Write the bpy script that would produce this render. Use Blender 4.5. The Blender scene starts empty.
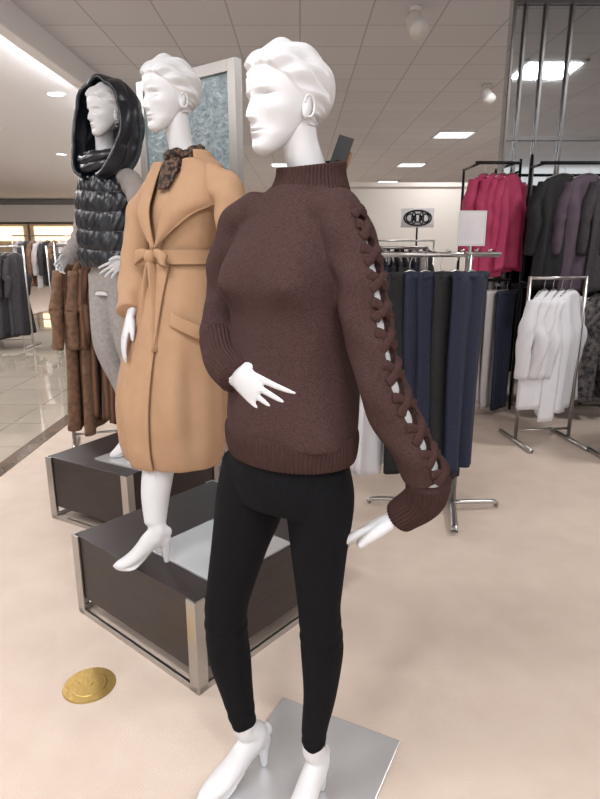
import bpy, bmesh, math, random
import numpy as np
from mathutils import Vector, Matrix
random.seed(4)
sc = bpy.context.scene
sc.view_settings.view_transform = 'Standard'
sin, cos, pi = math.sin, math.cos, math.pi

# ------------------------------------------------------------------ helpers
def lin(c):
    return tuple(((v/255)/12.92 if v/255 <= .04045 else ((v/255+.055)/1.055)**2.4) for v in c)

MATS = {}
def mat(name, rgb, rough=.6, metal=0, rgb2=None, nscale=40, bump=0, bscale=200, spec=.5, sheen=0,
        emit=0, kind='noise', coat=0, detail=4, stretch=None):
    if name in MATS: return MATS[name]
    m = bpy.data.materials.new(name); m.use_nodes = True
    nt = m.node_tree; b = nt.nodes['Principled BSDF']
    b.inputs['Base Color'].default_value = (*lin(rgb), 1)
    b.inputs['Roughness'].default_value = rough
    b.inputs['Metallic'].default_value = metal
    b.inputs['Specular IOR Level'].default_value = spec
    b.inputs['Sheen Weight'].default_value = sheen
    b.inputs['Coat Weight'].default_value = coat
    if emit:
        b.inputs['Emission Color'].default_value = (*lin(rgb), 1)
        b.inputs['Emission Strength'].default_value = emit
    tc = nt.nodes.new('ShaderNodeTexCoord'); vec = tc.outputs['Object']
    if stretch:
        mp = nt.nodes.new('ShaderNodeMapping'); mp.inputs['Scale'].default_value = stretch
        nt.links.new(vec, mp.inputs['Vector']); vec = mp.outputs['Vector']
    if rgb2:
        if kind == 'noise':
            n = nt.nodes.new('ShaderNodeTexNoise'); n.inputs['Scale'].default_value = nscale
            n.inputs['Detail'].default_value = detail; fac = n.outputs['Fac']
        elif kind == 'voronoi':
            n = nt.nodes.new('ShaderNodeTexVoronoi'); n.inputs['Scale'].default_value = nscale; fac = n.outputs['Distance']
        else:
            n = nt.nodes.new('ShaderNodeTexWave'); n.inputs['Scale'].default_value = nscale
            n.inputs['Distortion'].default_value = 1.5; fac = n.outputs['Fac']
        nt.links.new(vec, n.inputs['Vector'])
        r = nt.nodes.new('ShaderNodeValToRGB')
        r.color_ramp.elements[0].position = .35; r.color_ramp.elements[1].position = .65
        r.color_ramp.elements[0].color = (*lin(rgb), 1); r.color_ramp.elements[1].color = (*lin(rgb2), 1)
        nt.links.new(fac, r.inputs[0]); nt.links.new(r.outputs[0], b.inputs['Base Color'])
    if bump:
        n = nt.nodes.new('ShaderNodeTexNoise'); n.inputs['Scale'].default_value = bscale; n.inputs['Detail'].default_value = 3
        nt.links.new(vec, n.inputs['Vector'])
        bp = nt.nodes.new('ShaderNodeBump'); bp.inputs['Strength'].default_value = bump; bp.inputs['Distance'].default_value = .004
        nt.links.new(n.outputs['Fac'], bp.inputs['Height']); nt.links.new(bp.outputs[0], b.inputs['Normal'])
    MATS[name] = m
    return m

def catmull(P, n):
    P = np.array(P, float); k = len(P); out = []
    for i in range(n):
        t = i/(n-1)*(k-1); j = min(int(t), k-2); f = t-j
        p0 = P[j-1] if j > 0 else 2*P[0]-P[1]
        p1, p2 = P[j], P[j+1]
        p3 = P[j+2] if j+2 < k else 2*P[-1]-P[-2]
        out.append(.5*((2*p1)+(p2-p0)*f+(2*p0-5*p1+4*p2-p3)*f*f+(3*p1-p0-3*p2+p3)*f**3))
    return np.array(out)

class MB:
    def __init__(s): s.v = []; s.f = []; s.m = []
    def add(s, v, f, m=0, M=None):
        o = len(s.v)
        for p in v:
            p = Vector(p)
            if M is not None: p = M @ p
            s.v.append(tuple(p))
        for q in f:
            s.f.append(tuple(i+o for i in q)); s.m.append(m)
    def rings(s, R, cap=True, closed=True, m=0, M=None):
        k = len(R[0]); v = [p for r in R for p in r]; f = []
        for i in range(len(R)-1):
            for j in range(k if closed else k-1):
                a = i*k+j; b = i*k+(j+1) % k
                f.append((a, b, b+k, a+k))
        if cap and closed:
            f.append(tuple(reversed(range(k)))); f.append(tuple((len(R)-1)*k+j for j in range(k)))
        s.add(v, f, m, M)
    def tube(s, pts, seg=16, n=None, up=(0, 0, 1), mod=None, m=0, M=None, cap=True, round_ends=False):
        P = [tuple(p) if len(p) == 5 else tuple(p)+(p[3],) for p in pts]
        n = n or max(2, (len(P)-1)*6+1)
        C = catmull(P, n) if len(P) > 2 else np.array([np.array(P[0])*(1-i/(n-1))+np.array(P[1])*i/(n-1) for i in range(n)])
        up = Vector(up); R = []
        for i in range(n):
            a = Vector(C[max(i-1, 0)][:3]); b = Vector(C[min(i+1, n-1)][:3])
            T = (b-a).normalized(); S = T.cross(up)
            if S.length < 1e-4: S = T.cross(Vector((1, 0, 0)))
            S.normalize(); N = S.cross(T); c = Vector(C[i][:3]); ra, rb = abs(C[i][3]), abs(C[i][4])
            ring = []
            for j in range(seg):
                th = 2*pi*j/seg; k = mod(th, i/(n-1)) if mod else 0
                ring.append(c+S*(cos(th)*(ra+k))+N*(sin(th)*(rb+k)))
            R.append(ring)
        if round_ends:
            def endr(ring, c, d, r):
                outs = []
                for a in (35, 65, 85):
                    a = math.radians(a)
                    outs.append([c+d*(r*sin(a))+(p-c)*cos(a) for p in ring])
                return outs
            T0 = (Vector(C[0][:3])-Vector(C[1][:3])).normalized(); T1 = (Vector(C[-1][:3])-Vector(C[-2][:3])).normalized()
            R = list(reversed(endr(R[0], Vector(C[0][:3]), T0, min(C[0][3:5]))))+R+endr(R[-1], Vector(C[-1][:3]), T1, min(C[-1][3:5]))
        s.rings(R, cap, True, m, M)
    def ell(s, c, r, m=0, M=None, nu=20, nv=12, rot=None):
        R = []
        for i in range(1, nv):
            a = pi*i/nv
            ring = []
            for j in range(nu):
                b = 2*pi*j/nu
                p = Vector((r[0]*sin(a)*cos(b), r[1]*sin(a)*sin(b), r[2]*cos(a)))
                if rot: p = rot @ p
                ring.append(Vector(c)+p)
            R.append(ring)
        s.rings(R, True, True, m, M)
    def box(s, c, size, m=0, M=None, rz=0):
        x, y, z = [d/2 for d in size]; R = Matrix.Rotation(rz, 3, 'Z')
        v = [Vector(c)+R @ Vector((a*x, b*y, d*z)) for d in (-1, 1) for a, b in ((-1, -1), (1, -1), (1, 1), (-1, 1))]
        s.add(v, [(3, 2, 1, 0), (4, 5, 6, 7), (0, 1, 5, 4), (1, 2, 6, 5), (2, 3, 7, 6), (3, 0, 4, 7)], m, M)
    def patch(s, fn, nu, nv, m=0):
        v = [fn(i/(nu-1), j/(nv-1)) for i in range(nu) for j in range(nv)]
        f = [(i*nv+j, i*nv+j+1, (i+1)*nv+j+1, (i+1)*nv+j) for i in range(nu-1) for j in range(nv-1)]
        s.add(v, f, m)
    def build(s, name, mats, parent=None, remesh=0, smooth=0, shade=True, solid=0, bevel=0, tri=False, sub=0, soff=0, weld=False):
        me = bpy.data.meshes.new(name); me.from_pydata(s.v, [], s.f)
        if not isinstance(mats, (list, tuple)): mats = [mats]
        for mm in mats: me.materials.append(mm)
        for p, mi in zip(me.polygons, s.m): p.material_index = mi
        bm = bmesh.new(); bm.from_mesh(me)
        if weld: bmesh.ops.remove_doubles(bm, verts=bm.verts, dist=1e-5)
        bmesh.ops.recalc_face_normals(bm, faces=bm.faces); bm.to_mesh(me); bm.free()
        ob = bpy.data.objects.new(name, me); sc.collection.objects.link(ob)
        if solid:
            q = ob.modifiers.new('s', 'SOLIDIFY'); q.thickness = solid; q.offset = soff
        if remesh:
            q = ob.modifiers.new('r', 'REMESH'); q.mode = 'VOXEL'; q.voxel_size = remesh
        if smooth:
            q = ob.modifiers.new('sm', 'SMOOTH'); q.iterations = smooth; q.factor = .5
        if bevel:
            q = ob.modifiers.new('b', 'BEVEL'); q.width = bevel; q.segments = 2; q.limit_method = 'ANGLE'
        if sub:
            q = ob.modifiers.new('ss', 'SUBSURF'); q.levels = sub; q.render_levels = sub
        if remesh or smooth or solid or sub or bevel: bake(ob)
        for p in ob.data.polygons: p.use_smooth = shade
        if parent: ob.parent = parent
        return ob

def bake(ob):
    bpy.context.view_layer.update()
    dg = bpy.context.evaluated_depsgraph_get()
    me = bpy.data.meshes.new_from_object(ob.evaluated_get(dg))
    ob.modifiers.clear(); old = ob.data; ob.data = me; me.name = ob.name
    for p in me.polygons: p.use_smooth = True

def empty(name):
    e = bpy.data.objects.new(name, None); sc.collection.objects.link(e); e.empty_display_size = .1
    return e

def basis(yaw):
    front = Vector((-sin(yaw), -cos(yaw), 0)); side = Vector((cos(yaw), -sin(yaw), 0))  # side = the figure's left
    return front, side

class Body:
    """elliptical lofted body: table of (z,cx,cy,a,b)"""
    def __init__(s, table, yaw):
        s.t = catmull(table, 120); s.t = s.t[np.argsort(s.t[:, 0])]; s.f, s.s = basis(yaw)
        s.z0, s.z1 = s.t[0, 0], s.t[-1, 0]
    def par(s, z): return [np.interp(z, s.t[:, 0], s.t[:, i]) for i in (1, 2, 3, 4)]
    def pt(s, th, z, off=0):
        cx, cy, a, b = s.par(z)
        return Vector((cx, cy, z))+s.s*((a+off)*sin(th))+s.f*((b+off)*cos(th))
    def loft(s, mb, z0, z1, n, seg, off=0, m=0, cap=True):
        R = []
        for i in range(n):
            z = z0+(z1-z0)*i/(n-1)
            R.append([s.pt(2*pi*j/seg, z, off(2*pi*j/seg, i/(n-1)) if callable(off) else off) for j in range(seg)])
        mb.rings(R, cap, True, m)

# ------------------------------------------------------------------ materials
WHITE = mat('mannequin_white_gloss', (210, 210, 213), .36, spec=.45, bump=.03, bscale=12)
SWEATER = mat('brown_knit', (60, 43, 42), .92, rgb2=(76, 57, 55), nscale=320, bump=.22, bscale=420, spec=.12)
SWRIB = mat('brown_knit_rib', (70, 50, 48), .92, rgb2=(60, 43, 41), nscale=200, bump=.3, bscale=420, spec=.12)
LEG = mat('black_legging', (11, 11, 14), .85, rgb2=(17, 17, 21), nscale=300, bump=.3, bscale=500, spec=.15, stretch=(1, 1, .15))
CAMEL = mat('camel_wool', (172, 138, 109), .85, rgb2=(178, 144, 115), nscale=14, bump=.1, bscale=300, spec=.15, detail=2)
PUFF = mat('puffer_nylon', (18, 21, 30), .32, bump=.5, bscale=35, spec=.6)
GREYP = mat('grey_denim', (158, 152, 150), .85, rgb2=(144, 138, 136), nscale=60, bump=.2)
KNITG = mat('grey_knit', (150, 142, 140), .9, bump=.5, bscale=160)
DARKW = mat('platform_espresso', (42, 34, 34), .4, rgb2=(50, 41, 40), nscale=8, stretch=(1, 1, 8), bump=.05)
STEEL = mat('brushed_steel', (190, 188, 186), .3, 1, bump=.05, bscale=90)
PLATE = mat('base_plate_steel', (215, 215, 217), .25, .6, bump=.02, bscale=9)
BRASS = mat('brass', (178, 150, 90), .4, 1, bump=.3, bscale=60)
BLACKM = mat('black_metal', (22, 22, 24), .4, .4)

# ------------------------------------------------------------------ camera
cam = bpy.data.cameras.new('camera'); co = bpy.data.objects.new('camera', cam); sc.collection.objects.link(co)
co.location = (0, 0, 1.45); co.rotation_euler = (math.radians(90-14.5), 0, 0)
cam.sensor_fit = 'HORIZONTAL'; cam.sensor_width = 36; cam.lens = 36; cam.clip_start = .05
sc.camera = co

# ------------------------------------------------------------------ room
CH = 3.4
def slab(name, x0, x1, y0, y1, z0, z1, m):
    b = MB(); b.box(((x0+x1)/2, (y0+y1)/2, (z0+z1)/2), (x1-x0, y1-y0, z1-z0)); return b.build(name, m, shade=False)
CARPET = mat('carpet_beige', (201, 184, 171), .95, rgb2=(206, 190, 177), nscale=7, bump=.35, bscale=240, detail=12, spec=.1)
slab('floor', -14, 11, -6, 28, -.1, 0, CARPET)

def tile_mat():
    m = bpy.data.materials.new('marble_tile'); m.use_nodes = True; nt = m.node_tree; b = nt.nodes['Principled BSDF']
    tc = nt.nodes.new('ShaderNodeTexCoord')
    br = nt.nodes.new('ShaderNodeTexBrick'); br.offset = 0; br.inputs['Scale'].default_value = 1
    br.inputs['Brick Width'].default_value = .6; br.inputs['Row Height'].default_value = .6; br.inputs['Mortar Size'].default_value = .005
    br.inputs['Color1'].default_value = (*lin((206, 196, 180)), 1); br.inputs['Color2'].default_value = (*lin((196, 184, 168)), 1)
    br.inputs['Mortar'].default_value = (*lin((150, 134, 116)), 1)
    n = nt.nodes.new('ShaderNodeTexNoise'); n.inputs['Scale'].default_value = 3; n.inputs['Detail'].default_value = 8
    mx = nt.nodes.new('ShaderNodeMix'); mx.data_type = 'RGBA'; mx.blend_type = 'MULTIPLY'; mx.inputs[0].default_value = .2
    nt.links.new(tc.outputs['Object'], br.inputs[0]); nt.links.new(tc.outputs['Object'], n.inputs[0])
    nt.links.new(br.outputs['Color'], mx.inputs[6]); nt.links.new(n.outputs['Fac'], mx.inputs[7])
    nt.links.new(mx.outputs[2], b.inputs['Base Color']); b.inputs['Roughness'].default_value = .04
    b.inputs['Specular IOR Level'].default_value = .9; b.inputs['Coat Weight'].default_value = .8; b.inputs['Coat Roughness'].default_value = .03
    return m
slab('floor_tile', -5.6, -2.05, -6, 28, -.02, .003, tile_mat())
slab('trim_1', -2.05, -1.93, -6, 28, -.02, .004, mat('dark_marble_inlay', (84, 68, 56), .15, rgb2=(110, 90, 74), nscale=6))
slab('trim_2', -5.72, -5.6, -6, 28, -.02, .004, MATS['dark_marble_inlay'])

def ceil_mat():
    m = bpy.data.materials.new('acoustic_tile'); m.use_nodes = True; nt = m.node_tree; b = nt.nodes['Principled BSDF']
    tc = nt.nodes.new('ShaderNodeTexCoord')
    br = nt.nodes.new('ShaderNodeTexBrick'); br.offset = 0; br.inputs['Scale'].default_value = 1
    br.inputs['Brick Width'].default_value = .62; br.inputs['Row Height'].default_value = .62; br.inputs['Mortar Size'].default_value = .008
    br.inputs['Color1'].default_value = (*lin((200, 200, 204)), 1); br.inputs['Color2'].default_value = (*lin((195, 195, 199)), 1)
    br.inputs['Mortar'].default_value = (*lin((164, 162, 164)), 1)
    nt.links.new(tc.outputs['Object'], br.inputs[0]); nt.links.new(br.outputs['Color'], b.inputs['Base Color'])
    b.inputs['Roughness'].default_value = .9
    return m
CM = ceil_mat()
slab('ceiling', -2.4, 11, -6, 28, CH, CH+.1, CM)
WHITEP = mat('white_paint', (240, 240, 244), .8, bump=.05, bscale=80)
slab('ceiling_soffit', -14, -2.4, -6, 28, CH-.04, CH+.1, WHITEP)
WALL = mat('wall_cream', (214, 208, 202), .8, bump=.05, bscale=60)
slab('wall_north', -14, 11, 28, 28.2, 0, CH, WALL)
slab('wall_west', -14.2, -14, -6, 28, 0, CH, WALL)
slab('wall_east', 11, 11.2, -6, 28, 0, CH, WALL)
slab('baseboard_north', -14, 11, 27.95, 28, 0, .15, WHITEP)

WOODP = mat('wood_panel', (222, 202, 172), .5, rgb2=(232, 214, 186), nscale=3, stretch=(6, 6, 1))
WARM = mat('warm_glow', (255, 232, 196), .5, emit=1.6)
b = MB()
for i in range(8):
    x = -13+i*2.2
    b.box((x, 27.6, 1.15), (2.1, .5, 2.3), 0)
    b.box((x, 27.32, 1.9), (1.7, .04, .6), 1)
b.box((-5, 27.5, 2.75), (17, .7, .7), 2)
b.build('wall_display_bays', [WOODP, WARM, WHITEP], shade=False)

LENS = mat('light_diffuser', (240, 252, 252), .5, emit=3)
def area(name, x, y, z, sx, sy, e, col=(1, .985, .98), rot=None):
    l = bpy.data.lights.new(name, 'AREA'); l.shape = 'RECTANGLE'; l.size = sx; l.size_y = sy; l.energy = e; l.color = col
    o = bpy.data.objects.new(name, l); sc.collection.objects.link(o); o.location = (x, y, z)
    if rot: o.rotation_euler = rot
    return o
LS = .385
# ledge along the soffit edge; its lamps are added fill to brighten the soffit
b = MB(); b.box((-2.46, 11, 3.17), (.12, 34, .03)); b.box((-2.4, 11, 3.28), (.02, 34, .24))
cv = b.build('trim_cove', WHITEP, shade=False)
for y in (1, 6, 11, 17, 23):
    a = area('soffit_fill_lamp', -2.50, y, 3.19, .05, 4.6, 50, rot=(0, math.radians(180-50), 0)); a.parent = cv
def troffer(x, y, e=90, z=CH):
    t = MB()
    t.box((x, y, z-.012), (.60, .60, .012), 1)
    for dx, dy, sx, sy in ((-.32, 0, .04, .68), (.32, 0, .04, .68), (0, -.32, .68, .04), (0, .32, .68, .04)):
        t.box((x+dx, y+dy, z-.012), (sx, sy, .03), 0)
    o = t.build('ceiling_light', [WHITEP, LENS], shade=False)
    if e:
        a = area('lamp', x, y, z-.04, .58, .58, e*LS); a.parent = o
for y in (-1.1, 3.2, 7.5, 11.8, 16.1, 20.4, 24.7):
    troffer(2.8, y, 110)
for y in (-3.2, -1.1, 0.4): troffer(-1.2, y, 110)
for y in (-3.2, -1.1): troffer(.9, y, 110)
for y in (5.3, 9.6, 13.9, 18.2): troffer(6.4, y, 100)
for y in (16.1, 20.4, 24.7): troffer(-.4, y, 70)
def downlight(x, y, e=60):
    t = MB(); z = CH-.04
    t.tube([(x, y, z-.012, .13), (x, y, z+.01, .13)], 28, 2, up=(1, 0, 0), m=0)
    t.tube([(x, y, z-.016, .10), (x, y, z-.010, .10)], 28, 2, up=(1, 0, 0), m=1)
    o = t.build('recessed_downlight', [WHITEP, LENS], shade=False)
    if e:
        a = area('lamp', x, y, z-.03, .2, .2, e*LS); a.parent = o
for x in (-3.2, -5.2):
    for y in (2.2, 4.4, 6.7, 8.6, 11, 14, 18, 22): downlight(x, y, 85)
def spot(x, y):
    t = MB()
    t.tube([(x, y, CH, .05), (x, y, CH-.03, .05)], 20, 2, up=(1, 0, 0))
    t.tube([(x, y, CH-.03, .012), (x, y, CH-.1, .012)], 10, 2, up=(1, 0, 0))
    t.tube([(x-.02, y+.03, CH-.07, .06), (x, y, CH-.12, .075), (x+.03, y-.06, CH-.20, .085)], 24, 8, up=(0, 1, 0), m=0)
    t.build('ceiling_spotlight', [mat('spot_white', (225, 222, 220), .35)])
spot(.98, 5.75); spot(2.35, 8.3); spot(-.9, 7.5)

w = bpy.data.worlds.new('world'); sc.world = w; w.use_nodes = True
w.node_tree.nodes['Background'].inputs[0].default_value = (1, .99, .99, 1); w.node_tree.nodes['Background'].inputs[1].default_value = 1.05

# ------------------------------------------------------------------ platforms
def platform(name, A, ang, l1, l2, H=.355):
    M = Matrix.Translation((A[0], A[1], 0)) @ Matrix.Rotation(ang, 4, 'Z')
    t = MB(); g = .075
    t.box((l1/2, -l2/2, (H+g)/2+.0), (l1-.02, l2-.02, H-g), 0, M)
    for x in (0, l1):
        for y in (0, -l2):
            sx = 1 if x == 0 else -1; sy = -1 if y == 0 else 1
            t.box((x+sx*.004, y+sy*.022, H/2), (.008, .045, H), 1, M)
            t.box((x+sx*.022, y+sy*.004, H/2), (.045, .008, H), 1, M)
    for y in (0, -l2):
        t.box((l1/2, y+(-.006 if y == 0 else .006), .012), (l1, .012, .024), 1, M)
    for x in (0, l1):
        t.box((x+(.006 if x == 0 else -.006), -l2/2, .012), (.012, l2, .024), 1, M)
    return t.build(name, [DARKW, STEEL], shade=False, bevel=.0015)
platform('display_platform', (-.335, 1.68), math.radians(140), .74, .74, .345)
platform('display_platform', (-.84, 2.72), math.radians(150), .60, .72, .355)

t = MB()
t.tube([(-.715, 1.73, 0, .087), (-.715, 1.73, .004, .085)], 48, 2, up=(1, 0, 0))
t.tube([(-.715, 1.73, .003, .060), (-.715, 1.73, .0055, .056)], 48, 2, up=(1, 0, 0))
t.tube([(-.715, 1.73, .005, .012), (-.715, 1.73, .007, .010)], 20, 2, up=(1, 0, 0))
t.build('brass_floor_outlet_cover', BRASS, shade=False)

# ------------------------------------------------------------------ mannequin parts
HT = [(0.000, .058, -.042, .010, -.05), (.006, .069, -.032, .022, -.045), (.015, .074, -.018, .030, -.04), (.028, .074, -.002, .038, -.03),
      (.040, .075, .010, .045, -.02), (.055, .077, .028, .051, -.01), (.070, .078, .053, .057, 0), (.090, .080, .076, .064, .005),
      (.110, .079, .090, .068, .01), (.128, .082, .098, .070, .012), (.150, .083, .100, .0715, .014), (.172, .077, .096, .069, .014),
      (.192, .064, .083, .060, .014), (.208, .046, .062, .045, .012), (.218, .027, .042, .028, .01), (.2235, .012, .024, .013, .008), (.225, .003, .010, .003, .006)]
def sm(x): x = max(0, min(1, x)); return x*x*(3-2*x)
def head(mb, loc, yaw, tilt=0, roll=0, scale=1, m=0):
    M = Matrix.Translation(loc) @ Matrix.Rotation(-yaw, 4, 'Z') @ Matrix.Rotation(tilt, 4, 'X') @ Matrix.Rotation(roll, 4, 'Y') @ Matrix.Scale(scale, 4)
    T = catmull(HT, 200); R = []; N = 260
    G = lambda v, c, s: math.exp(-((v-c)/s)**2)
    for z, F, B, wd, C in T:
        ring = []
        for j in range(N):
            th = 2*pi*j/N; cs, sn = cos(th), sin(th)
            e = .90
            cs_ = math.copysign(abs(cs)**e, cs); sn_ = math.copysign(abs(sn)**e, sn)
            fc = -C; x = wd*sn_
            f = fc+((F-fc) if cs > 0 else (B+fc))*cs_
            if cs > 0:
                ax = abs(x); k = 0
                nz = np.interp(z, [.060, .065, .070, .078, .092, .106, .122], [0, .009, .0185, .0165, .0105, .0055, 0])
                ns = np.interp(z, [.06, .075, .11], [.0095, .0080, .0068])
                k += nz*G(x, 0, ns)
                k += .005*G(ax, .0105, .0042)*G(z, .0695, .005)
                k -= .0120*G(ax, .030, .015)*G(z, .108, .0095)
                k += .0075*G(ax, .031, .0105)*G(z, .1065, .0055)
                k -= .0045*G(ax, .031, .014)*G(z, .1145, .0018)
                k -= .0028*G(ax, .031, .012)*G(z, .1000, .0016)
                k += .0028*G(ax, .030, .018)*G(z, .125, .005)
                k += .0066*G(x, 0, .0135)*G(z, .0495, .0040)+.0072*G(x, 0, .0115)*G(z, .0400, .0042)
                k -= .0060*G(x, 0, .018)*G(z, .0448, .0016)
                k -= .0035*G(x, 0, .016)*G(z, .031, .005)
                k += .003*G(x, 0, .012)*G(z, .014, .009)
                k += .0045*G(ax, .044, .013)*G(z, .084, .012)
                k -= .005*G(ax, .038, .013)*G(z, .052, .014)
                f += k*min(1, cs*3)
            adeg = abs(math.degrees(math.atan2(sn, cs)))
            hz = np.interp(adeg, [0, 30, 60, 80, 95, 115, 180], [.172, .168, .148, .120, .104, .062, .046])
            mk = sm((z-hz)/.005+.5)
            al = math.atan2(x, z-.08)
            gr = .7*sin(al*10+f*26+2*sin(f*30))+.55*sin(al*17-f*38+1)+.4*sin(al*33+f*60)
            back = sm((-f-.02)/.06)
            off = mk*(.0075+.0055*gr+.007*back*G(z, .11, .04))
            d = Vector((x, f-fc, (z-.11)*.8)); d = d.normalized() if d.length > 0 else Vector((0, 0, 1))
            ring.append((x+d.x*off, -(f+d.y*off), z+d.z*off))
        R.append(ring)
    mb.rings(R, True, True, m, M)
    for sx in (-1, 1):
        rot = Matrix.Rotation(sx*.25, 3, 'Z') @ Matrix.Rotation(-.2, 3, 'X')
        mb.ell((sx*.067, .013, .092), (.009, .013, .024), m, M, rot=rot)
        pts = []
        for i in range(12):
            a = math.radians(-100+i*24)
            pts.append((sx*(.074+.002*cos(a)), .014+.0115*cos(a), .094+.0215*sin(a), .0026))
        mb.tube(pts, 8, 26, up=(1, 0, 0), m=m, M=M, round_ends=True)

def frame(o, d, side):
    X = Vector(d).normalized(); Z = X.cross(Vector(side)).normalized(); Y = Z.cross(X)
    return Matrix(((X.x, Y.x, Z.x, o[0]), (X.y, Y.y, Z.y, o[1]), (X.z, Y.z, Z.z, o[2]), (0, 0, 0, 1)))
def hand(name, o, d, thumb, parent, s=.95, curl=1.0, mtl=None):
    M = frame(o, d, thumb) @ Matrix.Scale(s, 4); t = MB()
    t.tube([(-.05, 0, 0, .018, .022), (0, 0, 0, .017, .024), (.03, .002, 0, .015, .031), (.065, 0, 0, .0135, .036), (.09, -.001, -.001, .0110, .035)], 20, 20, up=(0, 1, 0), M=M)
    for y, L, bx, cu, sp in ((.027, .072, .082, .22, .12), (.009, .082, .086, .32, .02), (-.009, .076, .084, .40, -.07), (-.0255, .060, .078, .46, -.18)):
        p = Vector((bx-.02, y, 0)); a = 0; pts = [(*p, .0090)]
        for k, fr in enumerate((.32, .42, .32, .26)):
            a += cu*curl*(0 if k == 0 else .75)
            p = p+Vector((cos(a)*cos(sp), sin(sp), -sin(a)))*(L*fr+(.008 if k == 0 else 0))
            pts.append((*p, (.0088, .0084, .0074, .0056)[k]))
        t.tube(pts, 12, 22, up=(0, 1, 0), M=M, round_ends=True)
    t.tube([(.010, .014, -.004, .014), (.038, .036, -.010, .0130), (.064, .046, -.016, .0102), (.086, .048, -.022, .0072)], 12, 20, up=(0, 0, 1), M=M, round_ends=True)
    return t.build(name, mtl or WHITE, parent, remesh=.0024, smooth=3)

def shoe(mb, heel, d, ank, H=.085, s=1.0, z0=0):
    d = Vector(d).normalized(); h = Vector((heel[0], heel[1], z0)); up = Vector((0, 0, 1))
    P = lambda a, z: h+d*(a*s)+up*z
    def q(a, z, ra, rb): return (*P(a, z), ra, rb)
    mb.tube([q(-.012, H+.035, .018, .022), q(.012, H+.030, .028, .036), q(.05, H+.012, .030, .036), q(.09, H*.62+.012, .033, .028),
             q(.125, .040, .037, .022), q(.160, .024, .034, .016), q(.190, .017, .022, .012), q(.205, .014, .008, .007)], 22, 40, up=up, round_ends=True)
    a = Vector(ank)
    mb.tube([(*(a+up*.03), .031), (*a, .029), (*(P(.02, H+.045)), .031), (*(P(.03, H+.015)), .03)], 20, 18, up=d)
    mb.tube([q(0, H+.01, .022, .024), q(-.002, H*.55, .013, .014), q(-.004, 0.001, .009, .010)], 16, 14, up=d)
    mb.tube([q(.0, H-.002, .022, .006), q(.05, H*.78, .024, .006), q(.09, H*.38, .030, .006), q(.13, .008, .037, .006), q(.17, .006, .033, .005), q(.2, .006, .012, .005)], 14, 24, up=up)

# ================================================================== MAIN MANNEQUIN
Y1 = math.radians(40)
f1, s1 = basis(Y1)
man = empty('mannequin')
mb = MB(); head(mb, (-.034, 1.325, 1.622), math.radians(54), tilt=math.radians(-3), roll=math.radians(-3), scale=.94)
mb.build('head', WHITE, man)
mb = MB()
mb.tube([(.032, 1.345, 1.50, .056, .05), (.028, 1.345, 1.55, .052, .048), (.016, 1.338, 1.60, .040, .042), (.000, 1.332, 1.65, .037, .040), (-.008, 1.33, 1.70, .038, .040)], 28, 24, up=f1)
mb.tube([(-.02, 1.315, 1.47, .10, .045), (-.02, 1.315, 1.40, .11, .07), (-.02, 1.315, 1.2, .10, .085), (-.02, 1.315, 1.03, .12, .09), (-.02, 1.315, .93, .11, .085)], 28, 24, up=f1)
armL = [(.078, 1.225, 1.503, .049), (.1005, 1.20, 1.445, .051), (.1203, 1.18, 1.365, .050), (.1363, 1.16, 1.270, .048), (.168, 1.15, 1.163, .048),
        (.222, 1.15, 1.059, .047), (.266, 1.16, .985, .045), (.264, 1.185, .925, .042), (.221, 1.22, .868, .036)]
armR = [(-.118, 1.385, 1.503, .049), (-.158, 1.415, 1.43, .049), (-.176, 1.42, 1.325, .046), (-.186, 1.37, 1.238, .043), (-.167, 1.30, 1.200, .040), (-.1365, 1.25, 1.175, .035)]
mb.tube([(p[0], p[1], p[2]-.002, p[3]-(.013 if i < 7 else .016)) for i, p in enumerate(armL)], 20, 50, up=(1, 0, 0))
mb.tube([(p[0], p[1], p[2]-.004, p[3]-.016) for p in armR], 20, 50, up=(1, 0, 0))
mb.build('body', WHITE, man, remesh=.005, smooth=4)
hand('left_hand', (.222, 1.22, .870), (-.112, .050, -.080), (.3, -.7, .5), man, s=1.08, curl=.6)
hand('right_hand', (-.146, 1.262, 1.182), (.098, -.070, -.048), (.15, .0, 1), man, s=.95, curl=.55)
mb = MB()
shoe(mb, (-.105, 1.395), (-.80, -.60, 0), (-.150, 1.362, .165), z0=.01)
shoe(mb, (.058, 1.315), (-.50, -.87, 0), (.036, 1.285, .17), z0=.01)
mb.build('feet', WHITE, man, remesh=.0035, smooth=4)
mb = MB()
M = Matrix.Translation((.033, 1.396, .005)) @ Matrix.Rotation(math.radians(-26.6), 4, 'Z')
mb.box((0, 0, 0), (.40, .40, .010), 0, M); mb.tube([(.0, -.0, 0, .008), (.0, -.0, .02, .008)], 12, 2, up=(1, 0, 0), M=M)
mb.build('base_plate', PLATE, man, shade=False, bevel=.002)

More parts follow.
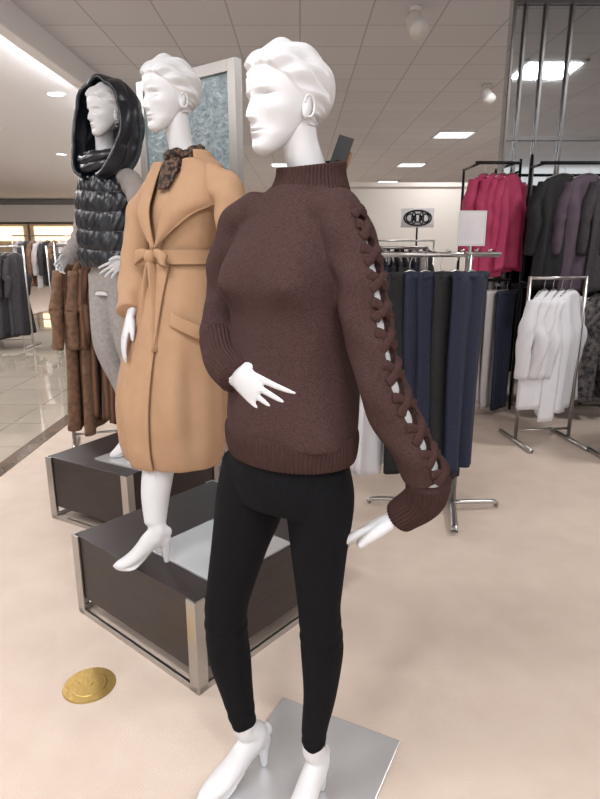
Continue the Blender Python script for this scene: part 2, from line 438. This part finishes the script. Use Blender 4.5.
# leggings
mb = MB()
mb.tube([(-.025, 1.312, 1.05, .125, .10), (-.027, 1.312, .98, .145, .115), (-.033, 1.315, .92, .155, .118), (-.036, 1.315, .87, .150, .105)], 32, 14, up=f1)
wr = lambda th, u: (.0018*sin(90*u+2*th)*math.exp(-((u-.55)/.06)**2)+.002*sin(110*u+3*th)*math.exp(-((u-.97)/.06)**2))
mb.tube([(-.100, 1.35, .95, .085), (-.121, 1.352, .845, .085), (-.150, 1.352, .73, .070), (-.180, 1.355, .60, .058), (-.190, 1.355, .54, .055),
         (-.190, 1.36, .46, .0555), (-.184, 1.362, .39, .055), (-.168, 1.364, .28, .043), (-.153, 1.362, .185, .034)], 28, 120, up=f1, mod=wr)
mb.tube([(.030, 1.268, .96, .082), (.044, 1.262, .885, .080), (.044, 1.258, .765, .066), (.045, 1.257, .66, .055), (.046, 1.257, .607, .051),
         (.051, 1.262, .54, .052), (.054, 1.268, .48, .052), (.050, 1.275, .36, .042), (.038, 1.284, .25, .034), (.035, 1.285, .19, .031)], 28, 120, up=f1, mod=wr)
mb.build('black_leggings', LEG, None, remesh=.005, smooth=4)

# sweater
T1 = [(.98, -.022, 1.31, .160, .122), (1.05, -.022, 1.31, .166, .126), (1.12, -.02, 1.31, .161, .121), (1.20, -.02, 1.31, .152, .113), (1.30, -.022, 1.305, .144, .104),
      (1.37, -.025, 1.302, .143, .099), (1.43, -.02, 1.308, .143, .094), (1.48, -.010, 1.315, .140, .084), (1.515, 0, 1.322, .124, .078), (1.545, .008, 1.330, .102, .073), (1.57, .012, 1.334, .082, .066)]
B1 = Body(T1, Y1)
def slouch(th, u):
    z = 1.03+.54*u
    a = .0045*sin(5*th+9*z)+.003*sin(3*th-21*z+1)+.0025*sin(24*z+2*th)
    a *= (1-.6*u)
    t2 = th if th < pi else th-2*pi
    for sd in (-1, 1):
        q = ((t2-sd*.55)/.40)**2+((z-1.372)/(.046 if z < 1.372 else .085))**2
        a += .032*math.exp(-q)
        a += .006*math.exp(-(((t2-sd*.52)/.09)**2+((z-1.368)/.013)**2))
    return a
mb = MB()
B1.loft(mb, 1.03, 1.57, 90, 120, slouch)
sl = lambda th, u: .003*sin(2*th+30*u)+.002*sin(3*th-47*u)
mb.tube([(.022, 1.295, 1.505, .045, .045), (.050, 1.258, 1.512, .047)]+armL[:7], 28, 90, up=(1, 0, 0), mod=sl)
mb.tube([(-.03, 1.335, 1.505, .045, .045), (-.078, 1.36, 1.512, .047)]+armR[:5], 28, 70, up=(1, 0, 0), mod=sl)
sw = mb.build('brown_knit_sweater', SWEATER, None, remesh=.0042, smooth=14)
# open-work slot down the outside of the left sleeve, bridged by twisted straps
AL = catmull([(*p,) for p in armL[:7]], 200)
outv = Vector((.60, -.78, .15)).normalized()
def onarm(t, off=0, sl_=0):
    i = max(0, min(int(t*199), 198)); c = Vector(AL[i][:3]); T = (Vector(AL[i+1][:3])-c).normalized()
    o = (outv-T*outv.dot(T)).normalized(); s = T.cross(o)
    r = AL[i][3]+off; a = sl_/r
    return c+(o*cos(a)+s*sin(a))*r, T, (o*cos(a)+s*sin(a)), s
NK = 10; K0 = .05; KD = .092
cut = MB()
for i in range(NK):
    p, T, o, s = onarm(min(.97, K0+KD*(i+.5)), 0)
    rot = Matrix((T, s, o)).transposed()
    cut.ell(p, (.0235, .011 if i < 2 else .0165, .026), rot=rot)
co_ = cut.build('cutter', SWEATER, remesh=.002)
bo = sw.modifiers.new('b', 'BOOLEAN'); bo.operation = 'DIFFERENCE'; bo.object = co_; bo.solver = 'EXACT'
bake(sw); bpy.data.objects.remove(co_)
kn = MB()
for i in range(NK+1):
    tc_ = K0+KD*i; hh = KD*.27; wd_ = .021 if i > 1 else .015
    for sg in (-1, 1):
        pts = []
        for k in range(7):
            v = -1+2*k/6
            p, T, o, s = onarm(min(.995, tc_+sg*hh*math.sin(v*1.2)/math.sin(1.2)), .001+(.0045 if sg > 0 else .0005)*(1-abs(v)), wd_*v)
            pts.append((*p, .0105-.0035*(1-abs(v)), .0036))
        kn.tube(pts, 12, 22, up=o, round_ends=True)
kn.build('sleeve_straps', SWRIB, sw)
# ribbed trims
rib = MB()
B1.loft(rib, .985, 1.055, 10, 720, lambda th, u: .002+.0016*sin(96*th)-.004*(abs(u-.5)*2)**4, cap=False)
B1.loft(rib, .985, 1.03, 3, 120, -.006, cap=True)
rb = lambda th, u: .0013*sin(32*th)+.001
rib.tube([armL[6], armL[7], armL[8]], 288, 16, up=(1, 0, 0), mod=rb)
rib.tube([armR[3][:3]+(.044,), armR[4][:3]+(.041,), armR[5][:3]+(.036,)], 288, 16, up=(1, 0, 0), mod=rb)
R = []
for i in range(14):
    u = i/13; z = 1.540+u*.078; c = Vector((.018+.006*u, 1.333+.004*u, z)); a = .094-.018*sm(u*1.3); bb = .078-.012*sm(u*1.3)
    if i == 13: a -= .012; bb -= .012; c.z -= .006
    R.append([c+s1*((a+.0016*sin(60*th))*sin(th))+f1*((bb+.0016*sin(60*th))*cos(th))+Vector((0, 0, -.012*cos(th)*u)) for th in [2*pi*j/512 for j in range(512)]])
rib.rings(R, False)
rib.build('ribbed_trim', SWRIB, sw, solid=0)
mb = MB()
M = Matrix.Translation((.088, 1.36, 1.640)) @ Matrix.Rotation(math.radians(20), 4, 'Y') @ Matrix.Rotation(math.radians(-20), 4, 'Z')
mb.box((0, 0, 0), (.034, .0015, .062), 0, M); mb.box((.006, .004, -.02), (.034, .0015, .05), 1, M)
mb.tube([(.0, 0, -.03, .0008), (-.01, 0, -.055, .0008), (-.02, .0, -.075, .0008)], 6, 8, up=(0, 1, 0), M=M)
mb.build('price_tag', [mat('tag_black', (20, 20, 22), .5), mat('tag_brown', (120, 85, 50), .5)], None, shade=False)

# ================================================================== COAT MANNEQUIN
f2, s2 = basis(Y1)
m2 = empty('mannequin')
mb = MB(); head(mb, (-.422, 2.10, 1.797), math.radians(48), scale=.97); mb.build('head', WHITE, m2)
mb = MB()
mb.tube([(-.37, 2.12, 1.62, .07), (-.375, 2.12, 1.70, .050), (-.390, 2.115, 1.76, .041), (-.400, 2.105, 1.83, .040), (-.405, 2.1, 1.88, .040)], 24, 22, up=f2)
mb.tube([(-.37, 2.12, 1.62, .09, .05), (-.39, 2.12, 1.4, .08, .06), (-.41, 2.1, 1.1, .12, .09), (-.41, 2.1, 1.0, .12, .09)], 24, 22, up=f2)
mb.tube([(-.45, 2.1, 1.1, .08), (-.47, 2.07, .95, .065), (-.487, 2.035, .80, .058), (-.500, 2.01, .70, .057), (-.510, 1.97, .60, .051), (-.508, 1.93, .50, .037)], 24, 30, up=f2)
mb.tube([(-.37, 2.12, 1.1, .08), (-.33, 2.13, .95, .065), (-.27, 2.15, .80, .050), (-.225, 2.15, .66, .048), (-.215, 2.14, .50, .034)], 24, 30, up=f2)
shoe(mb, (-.478, 1.925), (-.96, -.28, 0), (-.507, 1.93, .50), z0=.352, s=.85)
shoe(mb, (-.195, 2.18), (-.55, -.83, 0), (-.215, 2.14, .51), z0=.352, s=.85)
mb.build('body', WHITE, m2, remesh=.005, smooth=4)
hand('right_hand', (-.57, 2.02, 1.215), (-.03, -.03, -.11), (.4, -.9, 0), m2, s=.85, curl=.8)
mb = MB(); M = Matrix.Translation((-.30, 2.05, .349)) @ Matrix.Rotation(math.radians(140), 4, 'Z')
mb.box((0, 0, 0), (.38, .38, .008), 0, M); mb.build('base_plate', PLATE, m2, shade=False, bevel=.0015)

TC = [(.690, -.470, 2.095, .205, .155), (.725, -.470, 2.095, .218, .166), (.78, -.470, 2.095, .226, .174), (.92, -.462, 2.095, .226, .178), (1.09, -.445, 2.10, .203, .160), (1.265, -.420, 2.10, .170, .132),
      (1.36, -.405, 2.10, .130, .105), (1.41, -.398, 2.10, .118, .098), (1.46, -.392, 2.10, .128, .105), (1.55, -.38, 2.10, .150, .112), (1.62, -.368, 2.105, .148, .095), (1.67, -.362, 2.11, .125, .080), (1.72, -.362, 2.115, .075, .062)]
B2 = Body(TC, Y1)
ZH = .690
def cfold(th, u):
    z = ZH+(1.72-ZH)*u
    k = max(0, min(1, (1.38-z)/.45))*(.35+.65*sm((z-ZH)/.22))
    return k*(.008*sin(7*th+1+2*z)+.005*sin(13*th+3*z))+.004*sin(20*z+3*th)*sm((z-1.2)/.2)
coat = MB()
B2.loft(coat, ZH+.006, 1.715, 90, 96, cfold)
cl = lambda th, u: .004*sin(2*th+22*u)+.003*sin(3*th-31*u)
coat.tube([(-.40, 2.14, 1.66, .045), (-.475, 2.20, 1.640, .050), (-.530, 2.225, 1.60, .055), (-.560, 2.215, 1.53, .056), (-.574, 2.18, 1.415, .055), (-.574, 2.10, 1.30, .052), (-.57, 2.035, 1.225, .051)], 28, 60, up=(1, 0, 0), mod=cl)
coat.tube([(-.32, 2.07, 1.66, .045), (-.262, 2.00, 1.640, .050), (-.222, 1.97, 1.59, .056), (-.205, 1.95, 1.50, .056), (-.212, 1.92, 1.33, .055), (-.24, 1.90, 1.17, .056), (-.26, 1.91, 1.10, .05)], 28, 60, up=(1, 0, 0), mod=cl)
ct = coat.build('camel_wrap_coat', CAMEL, None, remesh=.006, smooth=5)
det = MB()
def lapel(side):
    def fn(u, v):
        z = 1.712-u*.275
        inner = np.interp(u, [0, .3, 1], [.50, .34, .02])*side
        outer = np.interp(u, [0, .08, .50, .60, 1], [1.05, 1.50, 1.42, .95, .06])*side
        th = inner+(outer-inner)*v
        return B2.pt(th, z, .016+.022*sin(pi*min(1, v*1.15))*(1-u*.7)+.016*v*(1-u))
    return fn
det.patch(lapel(-1), 30, 14); det.patch(lapel(1), 30, 14)
det.patch(lambda u, v: B2.pt(.9+(2*pi-1.8)*v, 1.69+.055*u, .020+.004*sin(pi*u)-.028*u), 8, 30)
det.patch(lambda u, v: B2.pt(-.02+.45*v, 1.41-u*(1.41-ZH-.004), .012+cfold(-.02+.45*v, (1.41-u*(1.41-ZH-.004)-ZH)/(1.72-ZH))), 40, 8)
for sd, w0 in ((-1, .62), (1, .95)):
    det.patch(lambda u, v: B2.pt(sd*w0+(v-.5)*.62, 1.215-.045*u-.05*(v-.5)*sd, .014+.003*sin(pi*u)), 5, 14)
det.build('lapels', CAMEL, ct, solid=.007, sub=1)
bel = MB()
bel.patch(lambda u, v: B2.pt(2*pi*v, 1.388+.045*u, .014+.002*sin(pi*u)), 5, 90)
bow = B2.pt(-.05, 1.41, .02)
def ribbon(pts, wd, up):
    bel.tube([(*p, .004, wd*k) for p, k in pts], 10, 24, up=up)
for sd in (-1, 1):
    sv = s2*sd
    pts = [(bow, .35), (bow+sv*.030+f2*.014+Vector((0, 0, .012)), .8), (bow+sv*.062+f2*.02+Vector((0, 0, .002)), 1), (bow+sv*.072+f2*.01+Vector((0, 0, -.012)), 1),
           (bow+sv*.050+f2*.004+Vector((0, 0, -.014)), .9), (bow+f2*.0, .35)]
    ribbon(pts, .019, Vector((0, 0, 1)))
zx = s2.cross(Vector((0, 0, 1)))
ribbon([(bow+f2*.012, .6), (bow+f2*.022-s2*.005+Vector((0, 0, -.06)), .9), (bow+f2*.040-s2*.012+Vector((0, 0, -.20)), 1), (bow+f2*.075-s2*.02+Vector((0, 0, -.38)), 1)], .021, zx)
ribbon([(bow+f2*.012, .6), (bow+f2*.022+s2*.02+Vector((0, 0, -.05)), .9), (bow+f2*.035+s2*.045+Vector((0, 0, -.16)), 1), (bow+f2*.055+s2*.06+Vector((0, 0, -.30)), 1)], .021, zx)
bel.ell(bow+f2*.014, (.020, .020, .024))
bel.build('tie_belt', CAMEL, ct, solid=0)
# scarf
LEO = mat('leopard_scarf', (100, 74, 58), .8, rgb2=(16, 13, 13), nscale=85, bump=.3, bscale=80, kind='voronoi')
mb = MB()
for k in range(3):
    r = .058-.006*k; pts = []
    for i in range(17):
        a = 2*pi*i/16
        c = Vector((-.378, 2.112, 1.695+.022*k))
        pts.append((*(c+s2*((r+.01*sin(3*a+k))*sin(a))+f2*((r+.012*sin(2*a+k))*cos(a))+Vector((0, 0, -.03*cos(a)*(1-.3*k)+.006*sin(5*a)))), .015, .014))
    mb.tube(pts, 12, 64, up=(0, 0, 1), mod=lambda th, u: .003*sin(5*th+40*u))
mb.patch(lambda u, v: B2.pt((v-.5)*.8*(1-u*.6), 1.71-u*.09, .012+.012*sin(pi*v)+.004*sin(14*v)), 16, 20)
mb.build('leopard_print_scarf', LEO, None, solid=.004)

# ================================================================== PUFFER MANNEQUIN
m3 = empty('mannequin')
Y3 = math.radians(40); f3, s3 = basis(Y3); C3 = Vector((-.955, 3.14, 0))
mb = MB(); head(mb, (-.915, 3.075, 1.94), math.radians(42), scale=1.0); mb.build('head', WHITE, m3)
mb = MB()
def q3(f, s, z, *r): p = C3+f3*f+s3*s; return (p.x, p.y, z)+r
mb.tube([q3(0, 0, 1.78, .07), q3(.0, .01, 1.88, .048), q3(.01, .02, 2.0, .042)], 20, 14, up=f3)
mb.tube([q3(0, 0, 1.78, .11, .07), q3(0, 0, 1.5, .10, .08), q3(0, 0, 1.2, .13, .1)], 20, 14, up=f3)
shoe(mb, q3(-.02, .08, 0)[:2], f3, q3(.0, .08, .50), z0=.362, s=.85)
shoe(mb, q3(-.02, .24, 0)[:2], f3, q3(.0, .24, .50), z0=.362, s=.85)
mb.build('body', WHITE, m3, remesh=.006, smooth=3)
mb = MB(); M = Matrix.Translation((*q3(.0, .16, .359),)) @ Matrix.Rotation(math.radians(150), 4, 'Z')
mb.box((0, 0, 0), (.36, .36, .008), 0, M); mb.build('base_plate', PLATE, m3, shade=False)
mb = MB()
mb.tube([q3(0, 0, 1.38, .13, .1), q3(0, 0, 1.22, .14, .105)], 24, 6, up=f3)
mb.tube([q3(.0, -.07, 1.3, .090), q3(.04, -.045, 1.0, .078), q3(.04, -.02, .88, .068), q3(0, .03, .7, .058), q3(0, .08, .50, .045)], 20, 30, up=f3)
mb.tube([q3(.0, .07, 1.3, .090), q3(.01, .11, 1.0, .078), q3(.01, .14, .88, .068), q3(-.01, .19, .7, .058), q3(-.01, .24, .50, .045)], 20, 30, up=f3)
mb.build('grey_jeans', GREYP, None, remesh=.009, smooth=3)
mb = MB()
for sd in (-1, 1):
    mb.tube([q3(0, sd*.10, 1.78, .045), q3(-.01, sd*.19, 1.73, .055), q3(-.02, sd*.245, 1.62, .054), q3(.0, sd*.265, 1.50, .052), q3(.05, sd*.275, 1.42, .048), q3(.10, sd*.265, 1.38, .042)], 20, 40, up=f3,
            mod=lambda th, u: .003*sin(60*u+th))
    a = q3(.10, sd*.265, 1.38)
    hand('left_hand' if sd > 0 else 'right_hand', a, f3*.5+Vector((0, 0, -.3))+s3*(-sd*.25), f3*.3+Vector((0, 0, 1)), m3, s=.8)
mb.build('grey_knit_pullover', KNITG, None)
TP = [(1.33, -.955, 3.14, .170, .140), (1.40, -.955, 3.14, .188, .150), (1.55, -.955, 3.14, .186, .145), (1.66, -.955, 3.14, .190, .138), (1.74, -.955, 3.14, .172, .12), (1.80, -.955, 3.14, .13, .105), (1.88, -.95, 3.13, .105, .10)]
B3 = Body(TP, Y3)
mb = MB()
def pf(th, u):
    rows = 6
    e = math.exp(-(th/.05)**2)+math.exp(-((2*pi-th)/.05)**2)
    return .011*abs(sin(pi*(u*rows+.12*sin(2*th))))**.5-.006+.002*sin(17*th+30*u+2*sin(9*u))+.0015*sin(31*th-50*u)-.014*e
B3.loft(mb, 1.34, 1.88, 130, 160, pf)
vest = mb.build('black_puffer_jacket', PUFF, None)
mb = MB()
Yh = math.radians(30); fh, sh = basis(Yh)
HC = Vector((-.922, 3.10, 2.02))
def hoodp(u, v):
    al = (v-.5)*2*math.radians(160)
    s_ = math.sqrt(max(.02, 1-(max(0, u-.35)/.66)**2)) if u > .35 else 1-.04*(1-u/.35)**2
    bulge = .010*abs(sin(pi*v*7))**.5+.009*abs(sin(pi*u*3+.4*sin(9*v)))**.6+.004*sin(40*v+9*u)
    rx = (.142+bulge)*s_; rz = ((.172 if cos(al) > 0 else .275)+bulge)*s_
    low = sm((abs(al)-1.5)/1.2)
    f = .060-.225*u+.07*low*(1-u)-.01*cos(al)
    return HC+sh*(rx*sin(al)*(1+.25*sin(min(pi, abs(al)*1.1))*low))+Vector((0, 0, rz*cos(al)))+fh*f
mb.patch(hoodp, 50, 150)
R = []
for i in range(20):
    u = i/19; z = 1.78+.07*u
    R.append([Vector((-.945, 3.12, z+.05*abs(sin(th/2))))+s3*((.118+.012*abs(sin(pi*u*2))**.5)*sin(th))+f3*((.112+.012*abs(sin(pi*u*2))**.5)*cos(th)) for th in [2*pi*j/80 for j in range(80)]])
mb.rings(R, False)
mb.build('hood', PUFF, vest, solid=.016)

# ================================================================== framed glass panel
mb = MB()
A = Vector((-.325, 3.5, 0)); Bp = Vector((-.98, 4.02, 0)); d = (Bp-A); L = d.length; d.normalize()
M = frame((A.x, A.y, 0), d, Vector((-d.y, d.x, 0)))
H = 2.40
mb.box((L/2, 0, H/2+.03), (L-.1, .012, H-.16), 1, M)
for x in (.03, L-.03): mb.box((x, 0, H/2), (.06, .05, H), 0, M)
for z in (.05, H-.03): mb.box((L/2, 0, z), (L-.12, .05, .06), 0, M)
mb.box((L/2, 0, .012), (L+.05, .4, .02), 0, M)
GL = mat('textured_glass', (132, 148, 156), .25, .3, rgb2=(164, 180, 186), nscale=22, bump=.8, bscale=45, detail=8)
mb.build('framed_glass_panel', [STEEL, GL], shade=False, bevel=.002)

# ================================================================== clothing on racks
def garment(parent, kind, M, L, W, T, m, seed=0, trim=None):
    rnd = random.Random(seed); mb = MB(); ph = rnd.random()*6; ph2 = rnd.random()*6; n = 26; seg = 40
    if kind == 'pants':
        for sx in (-1, 1):
            R = []
            for i in range(n):
                u = i/(n-1); z = -L*u; cx = sx*W*.24*(1-.15*u); a = W*(.27-.09*u); b = T*(.5+.1*u)
                R.append([(cx+a*cos(th)+.004*sin(9*u+ph), b*sin(th)*(1+.25*sin(3*th+ph))+.010*sin(5*u+ph2)*u, z) for th in [2*pi*j/seg for j in range(seg)]])
            mb.rings(R)
        mb.tube([(-W*.46, 0, -.012, T*.55, .02), (W*.46, 0, -.012, T*.55, .02)], 12, 6, up=(0, 0, 1))
    else:
        prof = {'top': [(0, .14), (.04, .36), (.10, .50), (.3, .46), (.6, .47), (1, .52)],
                'coat': [(0, .14), (.03, .36), (.07, .48), (.4, .44), (.7, .50), (1, .58)]}[kind]
        R = []
        for i in range(n):
            u = i/(n-1); w_ = np.interp(u, [p[0] for p in prof], [p[1] for p in prof])*W
            t_ = T*(.35+.4*min(1, u*3)); fa = min(1, u*2.5)
            R.append([(w_*cos(th)*(1+.03*fa*sin(4*th+ph)), t_*sin(th)*(1+.3*fa*sin(5*th+ph))+T*.35*fa*sin(w_*cos(th)*34+ph2+2*u), -L*u-.02*u*sin(2*th+ph)) for th in [2*pi*j/seg for j in range(seg)]])
        mb.rings(R)
        for sx in (-1, 1):
            mb.tube([(sx*W*.42, 0, -L*.07, .03, T*.5), (sx*W*.52, T*.2, -L*.28, .045, T*.6), (sx*W*.54, T*.3*sin(ph), -min(L*.5, .36), .042, T*.6), (sx*W*.53, T*.3, -min(L*.85, .60), .036, T*.5)], 16, 24, up=(0, 1, 0),
                    mod=lambda th, u: .004*sin(3*th+20*u+ph))
    mats = [m, STEEL, trim or m]
    mb.tube([(-W*.36, 0, -.028, .005), (0, 0, .012, .006), (W*.36, 0, -.028, .005)], 8, 12, up=(0, 1, 0), m=1)
    hk = [(0, 0, .012, .002), (0, 0, .05, .002), (.012, 0, .075, .002), (.0, 0, .092, .002), (-.014, 0, .082, .002)]
    mb.tube(hk, 6, 18, up=(0, 1, 0), m=1)
    if trim: mb.box((W*.12, -T*.8, -L*.22), (.04, .002, .07), 2)
    mb.v = [tuple(M @ Vector(v)) for v in mb.v]
    return mb.build({'pants': 'trousers', 'top': 'blouse', 'coat': 'long_coat'}[kind], mats, parent)

def row(parent, kind, p0, p1, zb, n, L, W, T, cols, seed=0, turn=90, trim=None, rot=True):
    a = Vector((*p0, 0)); b = Vector((*p1, 0)); ang = math.atan2(b.y-a.y, b.x-a.x)
    rnd = random.Random(seed)
    for i in range(n):
        p = a+(b-a)*((i+.5)/n)
        M = Matrix.Translation((p.x, p.y, zb-.09)) @ Matrix.Rotation(ang+math.radians(turn+rnd.uniform(-7, 7)), 4, 'Z')
        garment(parent, kind, M, L*rnd.uniform(.94, 1.05), W*rnd.uniform(.95, 1.05), T, cols[(i+(rnd.randint(0, 1) if rot else 0)) % len(cols)], seed*31+i, trim if i % 3 == 0 else None)
def bar(mb, a, b, r=.012, m=0):
    mb.tube([(*a, r), (*b, r)], 14, 2, up=(0, 0, 1) if (abs(a[0]-b[0])+abs(a[1]-b[1]) > .01) else (1, 0, 0), m=m)
def simple_rack(name, p0, p1, zb, cols, kind, n, L, W, T, seed, deep=.5, turn=90):
    e = empty(name); mb = MB()
    a = Vector((*p0, 0)); b = Vector((*p1, 0)); d = (b-a).normalized(); nn = Vector((-d.y, d.x, 0))
    bar(mb, (*p0, zb), (*p1, zb))
    for p in (a, b):
        bar(mb, (p.x, p.y, .03), (p.x, p.y, zb+.012), .014)
        q = p+nn*deep/2; r = p-nn*deep/2
        bar(mb, (q.x, q.y, .02), (r.x, r.y, .02), .016)
    bar(mb, (*p0, .10), (*p1, .10), .009)
    mb.build('rack_frame', STEEL, e)
    row(e, kind, (a+d*.08)[:2], (b-d*.08)[:2], zb, n, L, W, T, cols, seed, turn)
    return e
NAVY = mat('navy_denim', (27, 32, 52), .85, rgb2=(34, 40, 62), nscale=60, bump=.2)
BLK = mat('black_cloth', (20, 20, 23), .8, rgb2=(28, 27, 31), nscale=20, bump=.2)
CHAR = mat('charcoal_cloth', (52, 49, 54), .85, rgb2=(62, 58, 62), nscale=30, bump=.2)
MAR = mat('magenta_cloth', (156, 40, 78), .7, rgb2=(174, 54, 92), nscale=10, bump=.2)
WHT = mat('white_cloth', (216, 215, 220), .8, bump=.2, bscale=50)
GRY = mat('grey_cloth', (130, 124, 126), .8, rgb2=(146, 140, 142), nscale=20, bump=.2)
LGR = mat('pale_grey_cloth', (186, 180, 180), .8, bump=.2)
TAN = mat('rust_plaid', (120, 84, 62), .85, rgb2=(84, 60, 48), nscale=9, bump=.2, kind='wave')
TAN2 = mat('tan_knit', (132, 100, 78), .9, rgb2=(104, 78, 62), nscale=30, bump=.3)
DPL = mat('dusty_plum', (74, 62, 74), .8, rgb2=(86, 72, 84), nscale=10, bump=.2)
STR = mat('patterned_cloth', (34, 32, 36), .8, rgb2=(120, 114, 114), nscale=24, bump=.1)
TAG = mat('paper_tag', (150, 142, 132), .6)

# close trouser rack
e = empty('trouser_rack'); mb = MB()
zb = 1.40; cx, cy = .855, 3.12
bar(mb, (cx, cy, .03), (cx, cy, zb), .018)
bar(mb, (.40, 3.08, zb), (1.02, 3.14, zb), .013)
for k in range(8):
    x = .46+k*.072; bar(mb, (x, 3.085+k*.007, zb+.012), (x, 3.085+k*.007, zb+.026), .01)
for dx, dy in ((-.06, -.30), (.26, .03), (-.46, .08), (.08, .30)):
    mb.tube([(cx, cy, .05, .018, .012), (cx+dx*.9, cy+dy*.9, .04, .018, .012), (cx+dx, cy+dy, .012, .02, .012)], 10, 12, up=(0, 0, 1))
mb.build('rack_frame', STEEL, e)
row(e, 'pants', (.51, 3.06), (.90, 3.09), zb, 5, 1.05, .30, .055, [BLK, NAVY, NAVY, BLK, NAVY], 3, turn=34, trim=TAG, rot=False)
garment(e, 'coat', Matrix.Translation((.385, 3.10, 1.30)) @ Matrix.Rotation(.9, 4, 'Z'), 1.04, .30, .06, WHT, 77)
mb = MB()
mb.box((.835, 3.03, 1.525), (.135, .006, .165), 0); mb.box((.835, 3.026, 1.525), (.115, .003, .145), 1)
bar(mb, (.835, 3.035, 1.41), (.835, 3.035, 1.45), .008); bar(mb, (.835, 3.035, 1.41), (.835, 3.12, 1.41), .006)
mb.build('sign_holder', [STEEL, mat('sign_paper', (214, 210, 214), .5, rgb2=(196, 192, 200), nscale=6)], e, shade=False)

# mirrored wall panel & fixtures on the right
MIR = mat('mirror', (200, 204, 206), .04, 1)
mb = MB()
mb.box((2.75, 5.44, 1.7), (2.1, .12, 3.38), 0)
for x in (1.70, 1.79, 1.95, 2.16, 2.60, 3.1, 3.8):
    mb.box((x, 5.36, 1.7), (.018, .03, 3.38), 1)
for z in (.06, 2.3, 3.3): mb.box((2.75, 5.36, z), (2.1, .02, .03), 1)
mb.build('mirrored_wall_panel', [MIR, mat('dark_steel', (110, 108, 108), .35, .9)], shade=False)
def wallfix(name, x0, x1, y, yb, zs, top=.1):
    e = empty(name); mb = MB()
    for z in zs:
        bar(mb, (x0, y, z), (x1, y, z), .013)
        for x in (x0+.04, x1-.04): bar(mb, (x, y, z), (x, yb, z), .010)
    for x in (x0+.04, x1-.04): bar(mb, (x, yb, .0), (x, yb, zs[0]+top), .012)
    mb.build('rack_frame', BLACKM, e); return e
e = wallfix('garment_rail', 1.86, 3.6, 4.95, 5.25, (2.06, 1.14))
row(e, 'top', (1.96, 4.95), (3.5, 4.95), 2.06, 8, .86, .46, .10, [CHAR, BLK, DPL, CHAR], 11, turn=22)
row(e, 'top', (2.10, 4.95), (3.5, 4.95), 1.14, 6, .82, .42, .10, [BLK, WHT, STR, BLK], 12, turn=25)
e = wallfix('garment_rail', 1.40, 1.76, 5.10, 5.60, (2.08, 1.16), .01)
row(e, 'top', (1.44, 5.10), (1.74, 5.10), 2.08, 4, .78, .40, .08, [MAR], 13, turn=52)
row(e, 'pants', (1.42, 5.10), (1.78, 5.10), 1.16, 4, .98, .32, .05, [GRY, NAVY, LGR], 14, turn=50)
e = simple_rack('garment_rack', (1.62, 4.3), (2.04, 4.35), 1.22, [WHT, WHT, LGR], 'top', 4, .86, .44, .09, 15, deep=.5, turn=38)
simple_rack('garment_rack', (2.10, 3.95), (2.7, 4.0), 1.25, [STR, BLK, WHT], 'top', 5, 1.0, .42, .08, 16, deep=.4, turn=50)
simple_rack('garment_rack', (.6, 5.6), (1.15, 5.6), 1.42, [BLK, CHAR, NAVY], 'coat', 6, 1.1, .45, .06, 17)
simple_rack('garment_rack', (.5, 8.6), (1.9, 8.8), 1.5, [BLK, CHAR, GRY, BLK], 'top', 12, .75, .5, .07, 18)

# ornament sign stand
mb = MB()
sx, sy, sz = 1.80, 9.6, 1.84
bar(mb, (sx, sy, .02), (sx, sy, 1.70), .014)
mb.box((sx, sy, .015), (.35, .35, .02), 0)
mb.box((sx, sy, sz), (.50, .03, .28), 1)
def oval(cx, cz, rx, rz, r):
    pts = [(cx+rx*cos(2*pi*i/16), sy-.025, cz+rz*sin(2*pi*i/16), r) for i in range(17)]
    mb.tube(pts, 8, 48, up=(0, 1, 0), m=0)
oval(sx, sz, .21, .11, .012)
for k in (-.12, 0, .12): oval(sx+k, sz, .055, .06, .010)
for k in (-.06, .06): oval(sx+k, sz, .03, .085, .008)
mb.build('scrollwork_sign_stand', [BLACKM, WHITEP])
mb = MB(); mb.box((2.6, 13, 1.3), (4.2, .25, 2.6), 0); mb.box((2.6, 13, 2.62), (4.3, .35, .08), 0); mb.box((2.6, 12.95, .1), (4.2, .3, .2), 0)
mb.build('partition_screen', WALL, shade=False)

# racks at left
simple_rack('garment_rack', (-1.66, 4.2), (-1.05, 4.38), 1.45, [TAN, TAN2, TAN], 'coat', 7, 1.14, .42, .07, 21, turn=62)
simple_rack('garment_rack', (-5.0, 8.7), (-3.9, 8.7), 1.42, [BLK, CHAR, BLK], 'coat', 10, 1.15, .5, .08, 22)
simple_rack('garment_rack', (-3.65, 8.9), (-2.7, 9.0), 1.42, [BLK, GRY, BLK], 'coat', 9, 1.15, .5, .08, 23)
simple_rack('garment_rack', (-5.2, 11.2), (-2.8, 11.2), 1.6, [GRY, CHAR, TAN2, LGR], 'top', 18, .8, .5, .08, 24)
simple_rack('garment_rack', (-2.0, 8.2), (-.9, 8.2), 1.45, [BLK, CHAR, TAN2], 'coat', 10, 1.15, .5, .07, 25)
simple_rack('garment_rack', (-1.4, 11.5), (.6, 11.5), 1.5, [CHAR, GRY, BLK], 'top', 14, .8, .5, .08, 26)
